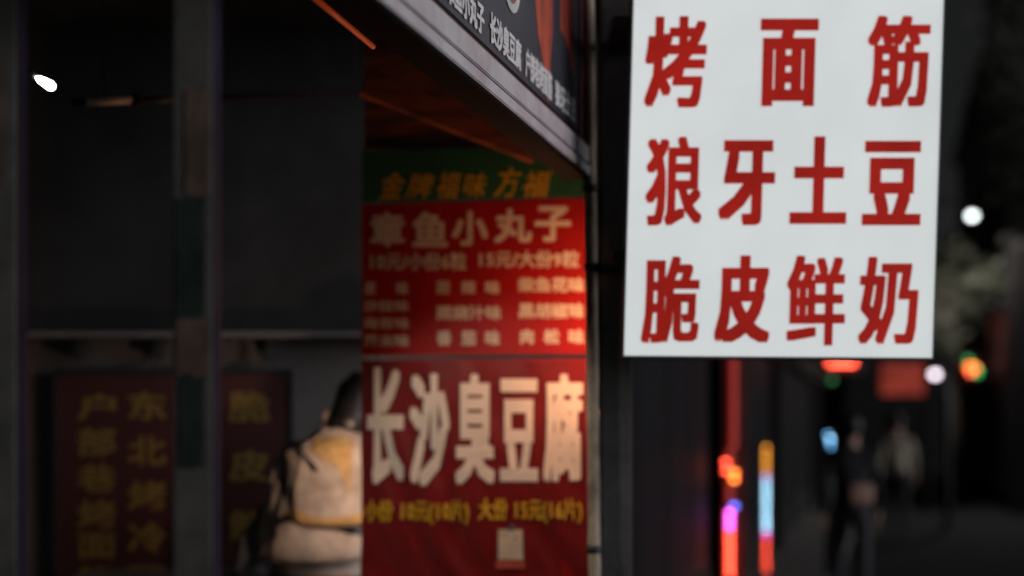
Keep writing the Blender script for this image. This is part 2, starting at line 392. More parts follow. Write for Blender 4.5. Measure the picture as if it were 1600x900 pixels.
# warm work lamp behind the red boards: lights the sacks and the wall
q = P(590, 735, 5.21)
t = thing('pendant_lamp', q, 'warm pendant lamp hanging behind the red menu boards beside the sacks', 'lamp')
bm = nb(); ball(bm, q, .03, 14); part('bulb', bm, M['warm_bulb'], t, smooth=True)
bm = nb(); tube(bm, [q + Vector((0, 0, .028)), q + Vector((0, 0, .05)), q + Vector((0, 0, .09))], [.016, .018, .012], 18, cap=False); part('lamp_shade', bm, M['dark_steel'], t, smooth=True)
bm = nb(); tube(bm, [q + Vector((0, 0, .09)), (q.x, q.y, 3.31)], .004, 6); part('cord', bm, M['black_plastic'], t)

# ------------------------------------------------------------------ red menu boards (plane turned slightly to the right)
BA = P(565, 670, 5.16); BB = P(918, 670, 4.86)
bdir = Vector((BB.x - BA.x, BB.y - BA.y, 0)).normalized(); bn = Vector((bdir.y, -bdir.x, 0))
def bsurf(px, py, l=0.0):        # point of the board plane on the line of sight, lifted towards the street
    d = Vector(((px - 800) / F, 1, (HZ - py) / F)); s = (Vector((BA.x, BA.y, 0)).dot(bn)) / d.dot(bn)
    return Vector((0, 0, EYE)) + d * s + bn * l
t = thing('price_board', bsurf(740, 556), 'red price board with five large cream characters above rows of small ones', 'menu board')
bm = nb(); slab(bm, [bsurf(565, 319), bsurf(920, 309), bsurf(920, 553), bsurf(565, 555)], bn, .018); part('board', bm, M['board_red'], t)
hd = [('章', 579, 633, 332, 386), ('鱼', 645, 700, 331, 386), ('小', 707, 763, 330, 384), ('丸', 773, 832, 326, 380), ('子', 836, 893, 322, 378)]
for ch, x0, x1, y0, y1 in hd:
    letter(ch, (lambda u, v, l, x0=x0, x1=x1, y0=y0, y1=y1: bsurf(x0 + u * (x1 - x0), y1 + (y0 - y1) * v, .003 + l)), M['cream'], t, (.032, .032), 8)
line('10元/小份6粒', bsurf, (574, 730, 394, 423), M['cream'], t, (.03, .02))
line('15元/大份9粒', bsurf, (744, 906, 391, 419), M['cream'], t, (.03, .02))
sm = [('原', 570, 588, 440, 461), ('味', 619, 639, 440, 461), ('沙拉味', 568, 640, 469, 487), ('海苔味', 568, 640, 496, 514), ('芥末味', 568, 640, 522, 542),
      ('甜', 682, 704, 438, 460), ('辣', 721, 744, 438, 460), ('味', 758, 782, 438, 460), ('照烧汁味', 682, 784, 477, 500), ('番', 683, 706, 516, 540), ('茄', 721, 745, 516, 540), ('味', 758, 782, 516, 540),
      ('柴鱼花味', 810, 914, 433, 457), ('黑胡椒味', 810, 914, 473, 498), ('肉', 812, 836, 514, 538), ('松', 850, 875, 514, 538), ('味', 888, 914, 514, 538)]
for tx, x0, x1, y0, y1 in sm: line(tx, bsurf, (x0, x1, y0, y1), M['cream'], t, (.032, .032), 6)

def fold(px, py):                # wrinkles of the film-covered lower board
    a = px - (py - 560) * .42
    low = max(0.0, min(1.0, (py - 600) / 200))
    return (.0035 * noise.noise(Vector((a * .028, py * .004, 3))) + .0075 * low * noise.noise(Vector((a * .05, py * .008, 9))) + .0045 * low * math.sin(a * .09 + 2 * noise.noise(Vector((px * .01, py * .01, 0)))))
def fsurf(px, py, l=0.0): return bsurf(px, py, .006 + fold(px, py) + l)
t = thing('banner_board', bsurf(740, 940), 'wrinkled red film banner with five tall white characters below the price board', 'menu board')
bm = nb(); slab(bm, [bsurf(565, 563), bsurf(920, 561), bsurf(920, 960), bsurf(565, 960)], bn, .018); part('board', bm, M['board_red'], t)
bm = nb(); nx, ny = 60, 60
g = [[bm.verts.new(fsurf(566 + 353 * i / nx, 565 + 393 * j / ny)) for i in range(nx + 1)] for j in range(ny + 1)]
for j in range(ny):
    for i in range(nx): bm.faces.new((g[j + 1][i], g[j + 1][i + 1], g[j][i + 1], g[j][i]))
part('film', bm, M['film_red'], t, smooth=True)
big = [('长', 576, 634, 574, 757), ('沙', 642, 705, 584, 760), ('臭', 714, 775, 584, 757), ('豆', 783, 843, 592, 752), ('腐', 851, 913, 584, 754)]
for ch, x0, x1, y0, y1 in big:
    letter(ch, (lambda u, v, l, x0=x0, x1=x1, y0=y0, y1=y1: fsurf(x0 + u * (x1 - x0), y1 + (y0 - y1) * v, .007 + l)), M['white_letter'], t, (.055, .022), 8)
line('小份 10元(10片)', fsurf, (572, 736, 780, 815), M['yellow_letter'], t, (.04, .02), lift=.007)
line('大份 15元(16片)', fsurf, (750, 912, 778, 813), M['yellow_letter'], t, (.04, .02), lift=.007)
t = thing('paper_card', fsurf(799, 876, .004), 'small cream card with red bottom strip taped low on the wrinkled red banner', 'card')
bm = nb(); slab(bm, [fsurf(781, 827, .010), fsurf(818, 827, .010), fsurf(819, 874, .010), fsurf(781, 874, .010)], bn, .003); part('card', bm, M['card'], t)
bm = nb(); slab(bm, [fsurf(790, 838, .0108), fsurf(810, 838, .0108), fsurf(810, 862, .0108), fsurf(790, 862, .0108)], bn, .0009); part('print_block', bm, M['grey_card'], t)
bm = nb(); slab(bm, [fsurf(778, 876, .010), fsurf(822, 876, .010), fsurf(822, 888, .010), fsurf(778, 888, .010)], bn, .003); part('red_strip', bm, M['card_red'], t)
bm = nb(); box(bm, fsurf(802, 824, .012), (.022, .004, .02)); part('tape', bm, M['grey_plastic'], t)

# green sign above them, wooden board and beam
t = thing('green_sign', bsurf(730, 310), 'narrow dark green sign with yellow slanted characters above the price board', 'sign')
bm = nb(); slab(bm, [bsurf(568, 236, .01), bsurf(914, 228, .01), bsurf(914, 306, .01), bsurf(568, 316, .01)], bn, .022); part('board', bm, M['green_sign'], t)
for i, (ch, x0, x1, y0, y1) in enumerate([('金', 598, 634, 270, 311), ('牌', 640, 678, 272, 311), ('福', 686, 720, 270, 311), ('味', 728, 762, 270, 309), ('方', 778, 814, 262, 309), ('福', 820, 860, 268, 309)]):
    letter(ch, (lambda u, v, l, x0=x0, x1=x1, y0=y0, y1=y1: bsurf(x0 + u * (x1 - x0), y1 + (y0 - y1) * v, .012 + l)), M['yellow_letter'], t, (.010, .010), 6, shear=.28)
t = thing('wooden_panel', bsurf(720, 232), 'reddish brown wooden panel lit from below above the green sign', 'panel')
n = 7
for i in range(n):
    x0 = 566 + i * 50; x1 = x0 + 49
    bm = nb(); slab(bm, [bsurf(x0, 40, -.02), bsurf(x1, 40, -.02), bsurf(x1, 232, -.02), bsurf(x0, 232, -.02)], bn, .016); part('plank', bm, M['wood'], t)
a, b = P(570, 128, 4.55), P(836, 244, 4.72)
t = thing('wooden_beam', b, 'reddish wooden beam slanting under the awning above the green sign', 'beam')
bm = nb(); dd = (b - a).normalized(); up = Vector((0, 0, 1)); sd = dd.cross(up).normalized(); up = sd.cross(dd)
q = [a + up * .045 + sd * .02, b + up * .024 + sd * .02, b - up * .024 + sd * .02, a - up * .045 + sd * .02]
slab(bm, q, sd, .04); part('beam', bm, M['wood'], t)

# ------------------------------------------------------------------ warm tube lamp behind the pole
q = P(921.5, 470, 4.60)
t = thing('tube_lamp', (q.x, q.y, 1.55), 'warm orange tube lamp upright behind the rusty pole, glowing on the red boards', 'lamp')
bm = nb(); tube(bm, [Vector((P(925.6, 0, 4.6).x, 4.6, 1.60)), Vector((P(922.6, 0, 4.6).x, 4.6, 2.17))], .011, 12); part('tube', bm, M['warm_tube'], t, smooth=True)
bm = nb(); box(bm, (q.x + .0165, 4.745, 1.84), (.005, .46, 1.0)); part('light_stop', bm, M['dark_steel'], t)  # dark sheet added to keep the tube's light off the right side
bm = nb(); box(bm, (q.x + .003, q.y + .02, 2.215), (.026, .12, .006)); part('top_stop', bm, M['dark_steel'], t)  # plate added to stop the tube's light going up to the awning rail
for z in (1.58, 2.19):
    bm = nb(); tube(bm, [(q.x + (2.2 - z) * .011, q.y, z - .02), (q.x + (2.2 - z) * .011, q.y, z + .02)], .013, 12); part('end_cap', bm, M['black_plastic'], t, smooth=True)

# ------------------------------------------------------------------ awning with its long fascia sign
AX = .2228
def A(Y, z, l=0.0):              # fascia plane: a point at depth Y and height z, lifted l towards the street
    nn = Vector((1, -SX, 0)).normalized()
    return Vector((AX + SX * (Y - 4.5), Y, z)) + nn * l
AN = Vector((1, -SX, 0)).normalized()
t = thing('awning', A(4.5, 2.34), 'dark awning with grey metal edge rails and slanting fascia sign above the stall', 'awning')
Y0, Y1 = 1.6, 4.50
def rail(z0, z1, l, dep, m, nm):
    bm = nb(); hexa(bm, [A(Y0, z0, l), A(Y1, z0, l), A(Y1, z1, l), A(Y0, z1, l), A(Y0, z0, l - dep), A(Y1, z0, l - dep), A(Y1, z1, l - dep), A(Y0, z1, l - dep)])
    bmesh.ops.recalc_face_normals(bm, faces=bm.faces)
    bmesh.ops.bevel(bm, geom=list(bm.edges), offset=.003, segments=2, affect='EDGES')
    return part(nm, bm, m, t)
rail(2.348, 2.379, .028, .03, M['alu'], 'edge_rail')
rail(2.3795, 2.3865, .015, .004, M['groove'], 'groove_strip')
bm = nb(); slab(bm, [A(Y0, 2.356, .010), A(Y1, 2.356, .010), A(Y1, 2.356, -.058), A(Y0, 2.356, -.058)], Vector((0, 0, -1)), .10); bmesh.ops.recalc_face_normals(bm, faces=bm.faces); part('soffit', bm, M['wood'], t)
rail(2.338, 2.3475, .024, .085, M['matt_black'], 'shade_strip')  # black strip added to stand for the shade under the edge rail
rail(2.387, 2.441, .024, .02, M['alu'], 'edge_rail')
rail(2.4585, 2.464, .014, .012, M['groove'], 'groove_strip')
bm = nb(); slab(bm, [A(Y0, 2.4585), A(4.44, 2.4585), A(4.44, 3.30), A(Y0, 3.30)], AN, .03); part('fascia_panel', bm, M['fascia'], t)
bm = nb(); slab(bm, [A(4.441, 2.457, .006), A(4.50, 2.457, .006), A(4.50, 3.30, .006), A(4.441, 3.30, .006)], AN, .04); part('end_trim', bm, mat('trim_red', (.10, .02, .03), .5), t)
bm = nb(); slab(bm, [A(Y0, 3.30, .05), A(Y1, 3.30, .05), (-3.3, 4.5, 3.42), (-3.3, 1.6, 3.42)], Vector((0, 0, -1)), .03); part('roof_sheet', bm, M['black_panel'], t)
def fs(a, b, l): return A(a, b, l)
line('章鱼小丸子', fs, (3.115, 3.405, 2.565, 2.487), M['fascia_letter'], t, (.055, .03), 6)
line('长沙臭豆腐', fs, (3.455, 3.745, 2.568, 2.488), M['fascia_letter'], t, (.055, .03), 6)
line('户部巷烤面筋', fs, (3.79, 4.085, 2.570, 2.488), M['fascia_letter'], t, (.055, .03), 6)
line('狼牙土豆', fs, (4.125, 4.385, 2.566, 2.490), M['fascia_letter'], t, (.055, .03), 6)
def disc(cY, cz, r0, r1, l, m, nm):
    bm = nb(); n = 40
    if r0 > 0:
        a = [bm.verts.new(A(cY + r0 * math.cos(i * 2 * math.pi / n), cz + r0 * math.sin(i * 2 * math.pi / n), l)) for i in range(n)]
        b = [bm.verts.new(A(cY + r1 * math.cos(i * 2 * math.pi / n), cz + r1 * math.sin(i * 2 * math.pi / n), l + .001)) for i in range(n)]
        for i in range(n): bm.faces.new((a[i], b[i], b[(i + 1) % n], a[(i + 1) % n]))
    else:
        bm.faces.new([bm.verts.new(A(cY + r1 * math.cos(i * 2 * math.pi / n), cz + r1 * math.sin(i * 2 * math.pi / n), l)) for i in range(n)])
    part(nm, bm, m, t)
disc(3.655, 2.704, .060, .083, .002, M['china'], 'bowl_picture')
disc(3.655, 2.704, 0, .061, .0015, M['soup'], 'food_picture')
def stroke(outl, nm='brush_stroke'):   # outl: (depth, z) corner loop with rough dry-brush edges
    bm = nb(); loop = []
    for (a, z), (a2, z2) in zip(outl, outl[1:] + outl[:1]):
        for k in range(6):
            f = k / 6; w_ = .007 * noise.noise(Vector((a * 31 + f * 7, z * 29 + f * 5, 1.3)))
            loop.append(bm.verts.new(A(a + (a2 - a) * f + w_, z + (z2 - z) * f, .0012)))
    bm.faces.new(loop); part(nm, bm, M['fascia_red'], t)
stroke([(3.87, 3.10), (4.09, 3.10), (4.105, 2.70), (4.07, 2.60), (4.075, 2.50), (4.045, 2.475), (4.00, 2.56), (3.93, 2.64), (3.90, 2.72)])
stroke([(4.18, 3.10), (4.36, 3.10), (4.37, 2.74), (4.375, 2.63), (4.345, 2.645), (4.30, 2.70), (4.20, 2.73)])

# lit orange strip under the awning
t = thing('light_strip', P(540, 38, 3.2), 'thin glowing orange light strip under the awning at the top', 'lamp')
bm = nb(); a, b = P(452, -36, 2.86), P(583, 73, 3.4); tube(bm, [a, b], .0065, 10); part('tube', bm, M['orange_tube'], t, smooth=True)
bm = nb(); tube(bm, [a + Vector((.004, 0, .022)), b + Vector((.004, 0, .022))], .012, 6); part('batten', bm, M['matt_black'], t)
for q in (a.lerp(b, .06), a.lerp(b, .94)):
    bm = nb(); tube(bm, [q + Vector((.004, 0, .03)), (q.x + .004, q.y, 3.34)], .004, 6); part('hanger', bm, M['groove'], t)

# ------------------------------------------------------------------ posts
def post(px0, px1, D, dep, label, tapes):
    x0, x1 = (px0 - 800) / F * D, (px1 - 800) / F * D
    t = thing('awning_post', ((x0 + x1) / 2, D + dep / 2, .10), label, 'post', 'posts at the front of the stall')
    bm = nb(); box(bm, ((x0 + x1) / 2, D + dep / 2, 1.745), (x1 - x0, dep, 3.29), bev=.0025); part('shaft', bm, M['alu_dull'], t)
    bm = nb(); box(bm, ((x0 + x1) / 2, D + dep / 2, .112), (x1 - x0 + .07, dep + .07, .012), bev=.002); part('base_plate', bm, M['dark_steel'], t)
    bm = nb(); box(bm, (x1 + .0022, D + dep / 2, 1.75), (.0024, dep - .010, 3.27)); part('side_strip', bm, M['strip'], t)
    for y0, y1, m, a, b in tapes:
        z0, z1 = EYE + (HZ - y1) / F * D, EYE + (HZ - y0) / F * D
        xa, xb = x0 + (x1 - x0) * a, x0 + (x1 - x0) * b
        bm = nb(); n = 8
        g = []
        for j in range(n + 1):
            z = z0 + (z1 - z0) * j / n
            g.append([bm.verts.new((xa + (xb - xa) * i / 4 + (.0015 * noise.noise(Vector((j, i, y0))) if i in (0, 4) else 0), D - .0022 + .0008 * noise.noise(Vector((i * .7, j * .7, y0))), z + (.004 * noise.noise(Vector((i * 1.3, y0, j))) if j in (0, n) else 0))) for i in range(5)])
        for j in range(n):
            for i in range(4): bm.faces.new((g[j][i], g[j][i + 1], g[j + 1][i + 1], g[j + 1][i]))
        part('tape_patch', bm, m, t)
    return t
post(271, 331, 2.40, .065, 'square metal post with worn green and brown tape, left of the sacks',
     [(140, 306, M['tape_brown'], .30, .93), (308, 497, M['tape_green'], .06, .82), (498, 590, M['tape_brown'], .08, .92), (585, 730, M['tape_green'], .16, .80)])
post(-40, 24, 2.40, .055, 'square metal post at the far left edge of the stall', [(90, 290, M['tape_brown'], .1, .75)])

# rusty pole and dark pillar at the stall corner
t = thing('corner_pole', (P(925, 0, 4.5).x, 4.5, .10), 'thin weathered pole at the stall corner beside the dark pillar', 'pole')
bm = nb(); pts = []
for i in range(40):
    z = .10 + i * .085; y = HZ - (z - EYE) * F / 4.5
    px = 919 + 10 * max(0, min(1, y / 900)); q = P(px, y, 4.5)
    pts.append(q + Vector((.002 * noise.noise(Vector((0, 0, z * 9))), 0, 0)))
tube(bm, pts, [.0195 + .002 * noise.noise(Vector((3, 0, i * .9))) for i in range(40)], 14); part('pipe', bm, M['pipe'], t, smooth=True)
for z in (1.17, 2.06, 2.31):
    y = HZ - (z - EYE) * F / 4.5; q = P(919 + 10 * y / 900, y, 4.5)
    bm = nb(); tube(bm, [q - Vector((0, 0, .012)), q + Vector((0, 0, .012))], .0235, 14); part('clamp', bm, M['dark_steel'], t, smooth=True)
q0, q1 = P(938, 0, 4.52), P(988, 0, 4.52)
t = thing('corner_pillar', ((q0.x + q1.x) / 2, 4.60, 0), 'square dark pillar between the weathered pole and the white sign', 'pillar')
bm = nb(); box(bm, ((q0.x + q1.x) / 2, 4.60, 1.75), (q1.x - q0.x, .15, 3.5), bev=.008); part('shaft', bm, M['pillar'], t)
bm = nb(); box(bm, ((q0.x + q1.x) / 2, 4.60, .10), (q1.x - q0.x + .04, .19, .20), bev=.01); part('plinth', bm, M['pillar'], t)

# ------------------------------------------------------------------ the white light box
DB = 4.20
def ssurf(px, py, l=0.0): return P(px, py, DB - l)
t = thing('light_box_sign', P(1216, 558, DB), 'lit white sign box with three rows of bold red characters', 'sign')
C4 = [(992.5, -75), (1477.5, -75), (1457, 559), (975, 555.5)]
bm = nb(); slab(bm, [ssurf(*p, .0) for p in C4], Vector((0, -1, 0)), .010); part('face_panel', bm, M['sign_face'], t)
bm = nb(); cx = [(990, -78), (1480, -78), (1459.5, 562), (972.5, 558.5)]
slab(bm, [ssurf(*p, -.0105) for p in cx], Vector((0, -1, 0)), .12); part('housing', bm, M['housing'], t)
for i in range(4):
    a, b = C4[i], C4[(i + 1) % 4]; c, d = cx[i], cx[(i + 1) % 4]
    bm = nb(); slab(bm, [ssurf(*c, .004), ssurf(*d, .004), ssurf(*b, .004), ssurf(*a, .004)], Vector((0, -1, 0)), .014); bmesh.ops.recalc_face_normals(bm, faces=bm.faces); part('rim', bm, M['rim'], t)
sg = [('烤', 1008, 1104, 25, 168), ('面', 1187, 1278, 29, 166), ('筋', 1355, 1453, 24, 168),
      ('狼', 1009, 1098, 213, 353), ('牙', 1123, 1211, 219, 352), ('土', 1235, 1324, 213, 350), ('豆', 1348, 1440, 220, 352),
      ('脆', 1003, 1093, 400, 537), ('皮', 1117, 1204, 399, 536), ('鲜', 1229, 1321, 399, 540), ('奶', 1342, 1435, 401, 539)]
for ch, x0, x1, y0, y1 in sg:
    thin = ch in '筋脆鲜狼烤奶'
    letter(ch, (lambda u, v, l, x0=x0, x1=x1, y0=y0, y1=y1: ssurf(x0 + u * (x1 - x0) + .028 * (v - .5) * (y1 - y0), y1 + (y0 - y1) * v, .0015 + l)),
           M['sign_red'], t, ((.038, .018) if thin else (.060, .026)), 10)
for z in (2.05, 2.75):
    bm = nb(); hexa(bm, [(.30, 4.24, z), (.40, 4.24, z), (.40, 4.53, z), (.30, 4.53, z), (.30, 4.24, z + .03), (.40, 4.24, z + .03), (.40, 4.53, z + .03), (.30, 4.53, z + .03)])
    bmesh.ops.recalc_face_normals(bm, faces=bm.faces); part('bracket', bm, M['dark_steel'], t)

# ------------------------------------------------------------------ left-hand house fronts down the street
HT = 7.5
def front(y0, y1, label, h, door):
    t = thing('shop_house', (FX((y0 + y1) / 2), (y0 + y1) / 2, 0), label, 'building')
    nn = Vector((1, -SX, 0)).normalized()
    def q(Y, z, l=0): return Vector((FX(Y), Y, z)) + nn * l
    def pan(a, b, z0, z1, l, th, m, nm, par=None):
        bm = nb(); slab(bm, [q(a, z0, l), q(b, z0, l), q(b, z1, l), q(a, z1, l)], nn, th); bmesh.ops.recalc_face_normals(bm, faces=bm.faces)
        return part(nm, bm, m, par or t)
    L = y1 - y0
    pan(y0, y1, 2.9, h, 0, 3.0, M['brick'], 'upper_wall')
    pan(y0, y0 + .3, .12, 2.9, 0, 3.0, M['brick'], 'pier'); pan(y1 - .3, y1 - .02, .12, 2.9, 0, 3.0, M['brick'], 'pier')
    pan(y0 + .3, y1 - .3, .12, 2.9, -.9, 1.8, M['dark_wall'], 'recess')
    nwin = max(2, int(L / 1.1)); s = (L - .6) / nwin
    for i in range(nwin):
        a = y0 + .3 + i * s
        if i == door:
            f = pan(a + .03, a + s - .03, .12, 2.35, -.12, .05, M['shop_frame'], 'door'); pan(a + .14, a + s - .14, .4, 2.2, -.112, .01, M['glass'], 'pane', f)
        else:
            f = pan(a + .02, a + s - .02, .50, 2.35, -.12, .05, M['shop_frame'], 'window'); pan(a + .09, a + s - .09, .58, 2.27, -.112, .01, M['glass'], 'pane', f)
            pan(a + .02, a + s - .02, .12, .499, -.10, .08, M['brick'], 'sill_wall')
    pan(y0 + .32, y1 - .32, 2.38, 2.88, .05, .12, M['shop_frame'], 'sign_band')
    for zz in (3.6, 5.6):
        for i in range(nwin):
            a = y0 + .3 + i * s + .15
            if zz + 1.3 < h:
                f = pan(a, a + s - .3, zz, zz + 1.3, .03, .05, M['shop_frame'], 'window'); pan(a + .06, a + s - .36, zz + .07, zz + 1.23, .036, .01, M['glass'], 'pane', f)
    return q
front(6.4, 11.4, 'nearest dark shop house behind the corner pillar', 6.8, 1)
front(11.45, 17.0, 'dark shop house beside the red column and light bar', 8.2, 3)
front(17.05, 25.0, 'dark shop house beyond the light bar, left side of street', 7.2, 2)
front(25.05, 40.0, 'farthest dark shop house on the left of the street', 9.0, 4)

# right-hand buildings
def GX(Y): return 8.05 + SX * (Y - 22)
def front_r(y0, y1, label, h):
    t = thing('street_building', (GX((y0 + y1) / 2), (y0 + y1) / 2, 0), label, 'building')
    nn = Vector((-1, SX, 0)).normalized()
    def q(Y, z, l=0): return Vector((GX(Y), Y, z)) + nn * l
    def pan(a, b, z0, z1, l, th, m, nm, par=None):
        bm = nb(); slab(bm, [q(a, z0, l), q(b, z0, l), q(b, z1, l), q(a, z1, l)], nn, th); bmesh.ops.recalc_face_normals(bm, faces=bm.faces)
        return part(nm, bm, m, par or t)
    pan(y0, y1, 0, h, 0, 5, M['brick'], 'wall'); pan(y0 - .05, y1 - .06, h + .002, h + .25, .2, 5.2, M['brick'], 'cornice')
    nw = int((y1 - y0) / 2.2); s = (y1 - y0) / nw
    for fl in range(int(h // 3)):
        for i in range(nw):
            a = y0 + i * s + .35; z0 = fl * 3 + (.3 if fl == 0 else .9)
            f = pan(a, a + s - .7, z0, z0 + (2.3 if fl == 0 else 1.5), .04, .06, M['shop_frame'], 'window'); pan(a + .07, a + s - .77, z0 + .08, z0 + (2.22 if fl == 0 else 1.42), .046, .01, M['glass'], 'pane', f)
front_r(26, 32.9, 'dark tall building at the right edge of the street', 13)
front_r(33, 46, 'dark building farther down the right side of the street', 10)
t = thing('end_building', (17, 62, 0), 'dark block closing the far end of the street', 'building')
bm = nb(); box(bm, (14, 64, 4.5), (30, 6, 9)); part('wall', bm, M['brick'], t)
for i in range(9):
    for fl in range(3):
        x = 2 + i * 3; bm = nb(); box(bm, (x, 60.98, 1.6 + fl * 2.9), (1.6, .08, 1.5)); f = part('window', bm, M['shop_frame'], t)
        bm = nb(); box(bm, (x, 60.935, 1.6 + fl * 2.9), (1.4, .02, 1.3)); part('pane', bm, M['glass'], f)

# ------------------------------------------------------------------ light bars
def led_mesh(name, r, m, sc=(1, 1, 1)):
    bm = nb(); ball(bm, (0, 0, 0), r, 10, sc); me = bpy.data.meshes.new(name); bm.to_mesh(me); bm.free(); me.materials.append(m)
    for p in me.polygons: p.use_smooth = True
    return me
def led(me, root, p):
    o = bpy.data.objects.new('led', me); COL.objects.link(o); o.parent = root; o.location = Vector(p) - ABS[root.name]; return o
D = 14.0; X = (1197 - 800) / F * D
t = thing('light_bar', (X, D, 0), 'slim light bar with orange, ice blue and red lamps right of the red column', 'light')
bm = nb(); box(bm, (X, D + .03, .74), (.10, .05, 1.40), bev=.005); part('housing', bm, M['housing'], t)
bm = nb(); box(bm, (X, D + .03, .02), (.3, .2, .04), bev=.005); part('base', bm, M['housing'], t)
r = .0115; LM = {k_: led_mesh('led', r, v if k_ not in ('orange', 'ice', 'lilac', 'magenta', 'red') else led_mat('led_' + k_ + '_bright', tuple(v.node_tree.nodes['Principled BSDF'].inputs['Emission Color'].default_value)[:3], v.node_tree.nodes['Principled BSDF'].inputs['Emission Strength'].default_value, 2.0), (1.5, .6, .5)) for k_, v in L_.items()}
y = 700.0
while y < 903:
    kd = 'orange' if y < 738 else 'lilac' if y < 752 else 'ice' if y < 828 else 'magenta' if y < 840 else 'red'
    led(LM[kd], t, (X + .002 * math.sin(y), D - .01, EYE + (HZ - y) / F * D)); y += 9.0
# red column with its own lamps
D = 11.0; X = (1147 - 800) / F * D
t = thing('red_column', (X, D + .09, 0), 'tall red column with blue, magenta and red lamps left of the light bar', 'column')
bm = nb(); box(bm, (X, D + .09, 1.5), (.18, .16, 3.0), bev=.012); part('shaft', bm, M['red_paint'], t)
bm = nb(); box(bm, (X, D + .09, .06), (.28, .26, .12), bev=.01); part('plinth', bm, M['pillar'], t)
LM2 = {k_: led_mesh('led', .022, v, (1.2, .6, .8)) for k_, v in L_.items()}
y = 560.0; i = 0
while y < 905:
    kd = 'deepred' if y < 730 else 'amber' if y < 752 else 'deepred' if y < 785 else 'blue' if y < 800 else 'magenta' if y < 832 else 'red'
    px = 1140 if y > 700 else 1146
    if kd == 'blue' or kd == 'amber': px = 1147
    led(LM2[kd], t, ((px - 800) / F * D, D - .008, EYE + (HZ - y) / F * D)); y += 10.5
    i += 1
for y, px in ((722, 1134), (736, 1135)): led(LM2['red'], t, ((px - 800) / F * D, D - .008, EYE + (HZ - y) / F * D))

# blue lamps on a dark bollard
D = 14.0; X = (1297 - 800) / F * D
t = thing('lamp_bollard', (X, D, 0), 'dark slim bollard topped by a short stack of pale blue lamps', 'bollard')
bm = nb(); tube(bm, [(X, D + .05, 0), (X, D + .05, 1.2), (X, D + .05, 1.56)], [.05, .04, .03], 12); part('shaft', bm, M['housing'], t, smooth=True)
for y, px, kd in ((679, 1293, 'sky'), (685, 1297, 'ice'), (691, 1297, 'sky'), (697, 1298, 'sky'), (702, 1299, 'blue')):
    led(LM[kd], t, ((px - 800) / F * D, D - .01, EYE + (HZ - y) / F * D))

# ------------------------------------------------------------------ far lamps and signs
def street_lamp(px, py, D, kd, r, label, power, arm):
    q = P(px, py, D); x = q.x + arm
    t = thing('street_lamp', (x, D, 0), label, 'street lamp', 'lit street lamps')
    bm = nb(); tube(bm, [(x, D + .1, 0), (x, D + .1, q.z - .4), (x, D + .1, q.z + .25)], [.07, .05, .04], 10); part('pole', bm, M['dark_steel'], t, smooth=True)
    bm = nb(); tube(bm, [(x, D + .1, q.z + .22), (x - arm * .5, D + .06, q.z + .30), (q.x, D + .03, q.z + .14)], .025, 8); part('arm', bm, M['dark_steel'], t, smooth=True)
    bm = nb(); ball(bm, (q.x, D + .02, q.z + .07), r * 1.5, 14, (1.2, 1, .5)); part('lamp_head', bm, M['dark_steel'], t, smooth=True)
    bm = nb(); ball(bm, (q.x, D, q.z), r, 14, (1.15, 1, .9)); part('bulb', bm, L_[kd], t, smooth=True)
    if power:
        l = bpy.data.lights.new('lamp_light', 'SPOT'); l.energy = power; l.spot_size = R(165); l.spot_blend = 1.0; l.shadow_soft_size = .1; l.color = (1, .93, .86)
        o = bpy.data.objects.new('lamp_light', l); COL.objects.link(o); o.parent = t; o.location = Vector((q.x, D - .1, q.z - r - .06)) - ABS[t.name]
street_lamp(1519, 337, 26, 'white', .062, 'tall white street lamp shining above the small tree', 300, -.78)
street_lamp(1461, 585, 22, 'pink', .052, 'low white street lamp right of the orange signboard', 0, .22)

D = 30
t = thing('led_sign', P(1520, 590, D), 'small glowing sign of green and orange lamps right of the low lamp', 'sign')
c = P(1520, 575, D); bm = nb(); box(bm, c + Vector((0, .06, 0)), (.5, .08, .62), bev=.01); part('housing', bm, M['housing'], t)
bm = nb(); tube(bm, [c + Vector((.1, .1, 0)), (c.x + .6, D + .5, c.z + .2)], .03, 8); part('bracket', bm, M['housing'], t)
LF = {k_: led_mesh('led', .058, v) for k_, v in L_.items()}
for px, py, kd in ((1512, 565, 'green'), (1527, 581, 'green'), (1514, 571, 'amber'), (1523, 575, 'amber'), (1517, 580, 'red')):
    led(LF[kd], t, P(px, py, D - .03))

D = 18
t = thing('led_shop_sign', P(1316, 590, D), 'bright red lamp strip sign just under the white sign box', 'sign')
c = P(1316, 572, D); bm = nb(); box(bm, c + Vector((0, .05, .06)), (.62, .06, .30), bev=.01); part('housing', bm, M['housing'], t)
bm = nb(); tube(bm, [c + Vector((-.3, .08, .1)), (FX(D) - .1, D + .2, c.z + .12)], .02, 8); part('bracket', bm, M['housing'], t)
LG = {k_: led_mesh('led', .034, v) for k_, v in L_.items()}
for px in (1298, 1305, 1312, 1319, 1326, 1333): led(LG['red'], t, P(px, 567, D - .02))
led(LG['dimgreen'], t, P(1300, 594, D - .02))
M['orange_sign'] = mat('orange_sign', (.4, .08, .05), .5, var=.3, emit=(.30, .032, .018), estr=.75, nolight=True, evar=.6, scale=3)
D = 25
c = P(1410, 592, D); t = thing('signboard', c, 'glowing orange red signboard hanging above the walker in beige', 'sign')
bm = nb(); box(bm, c, (.74, .10, .56), bev=.01); part('panel', bm, M['orange_sign'], t)
bm = nb(); box(bm, c + Vector((0, 0, .30)), (.80, .12, .035)); part('frame_bar', bm, M['housing'], t)
bm = nb(); tube(bm, [c + Vector((-.3, 0, .3)), (c.x - .3, D, c.z + 1.4), (FX(D) - .1, D, c.z + 1.5)], .025, 8); part('bracket', bm, M['housing'], t)

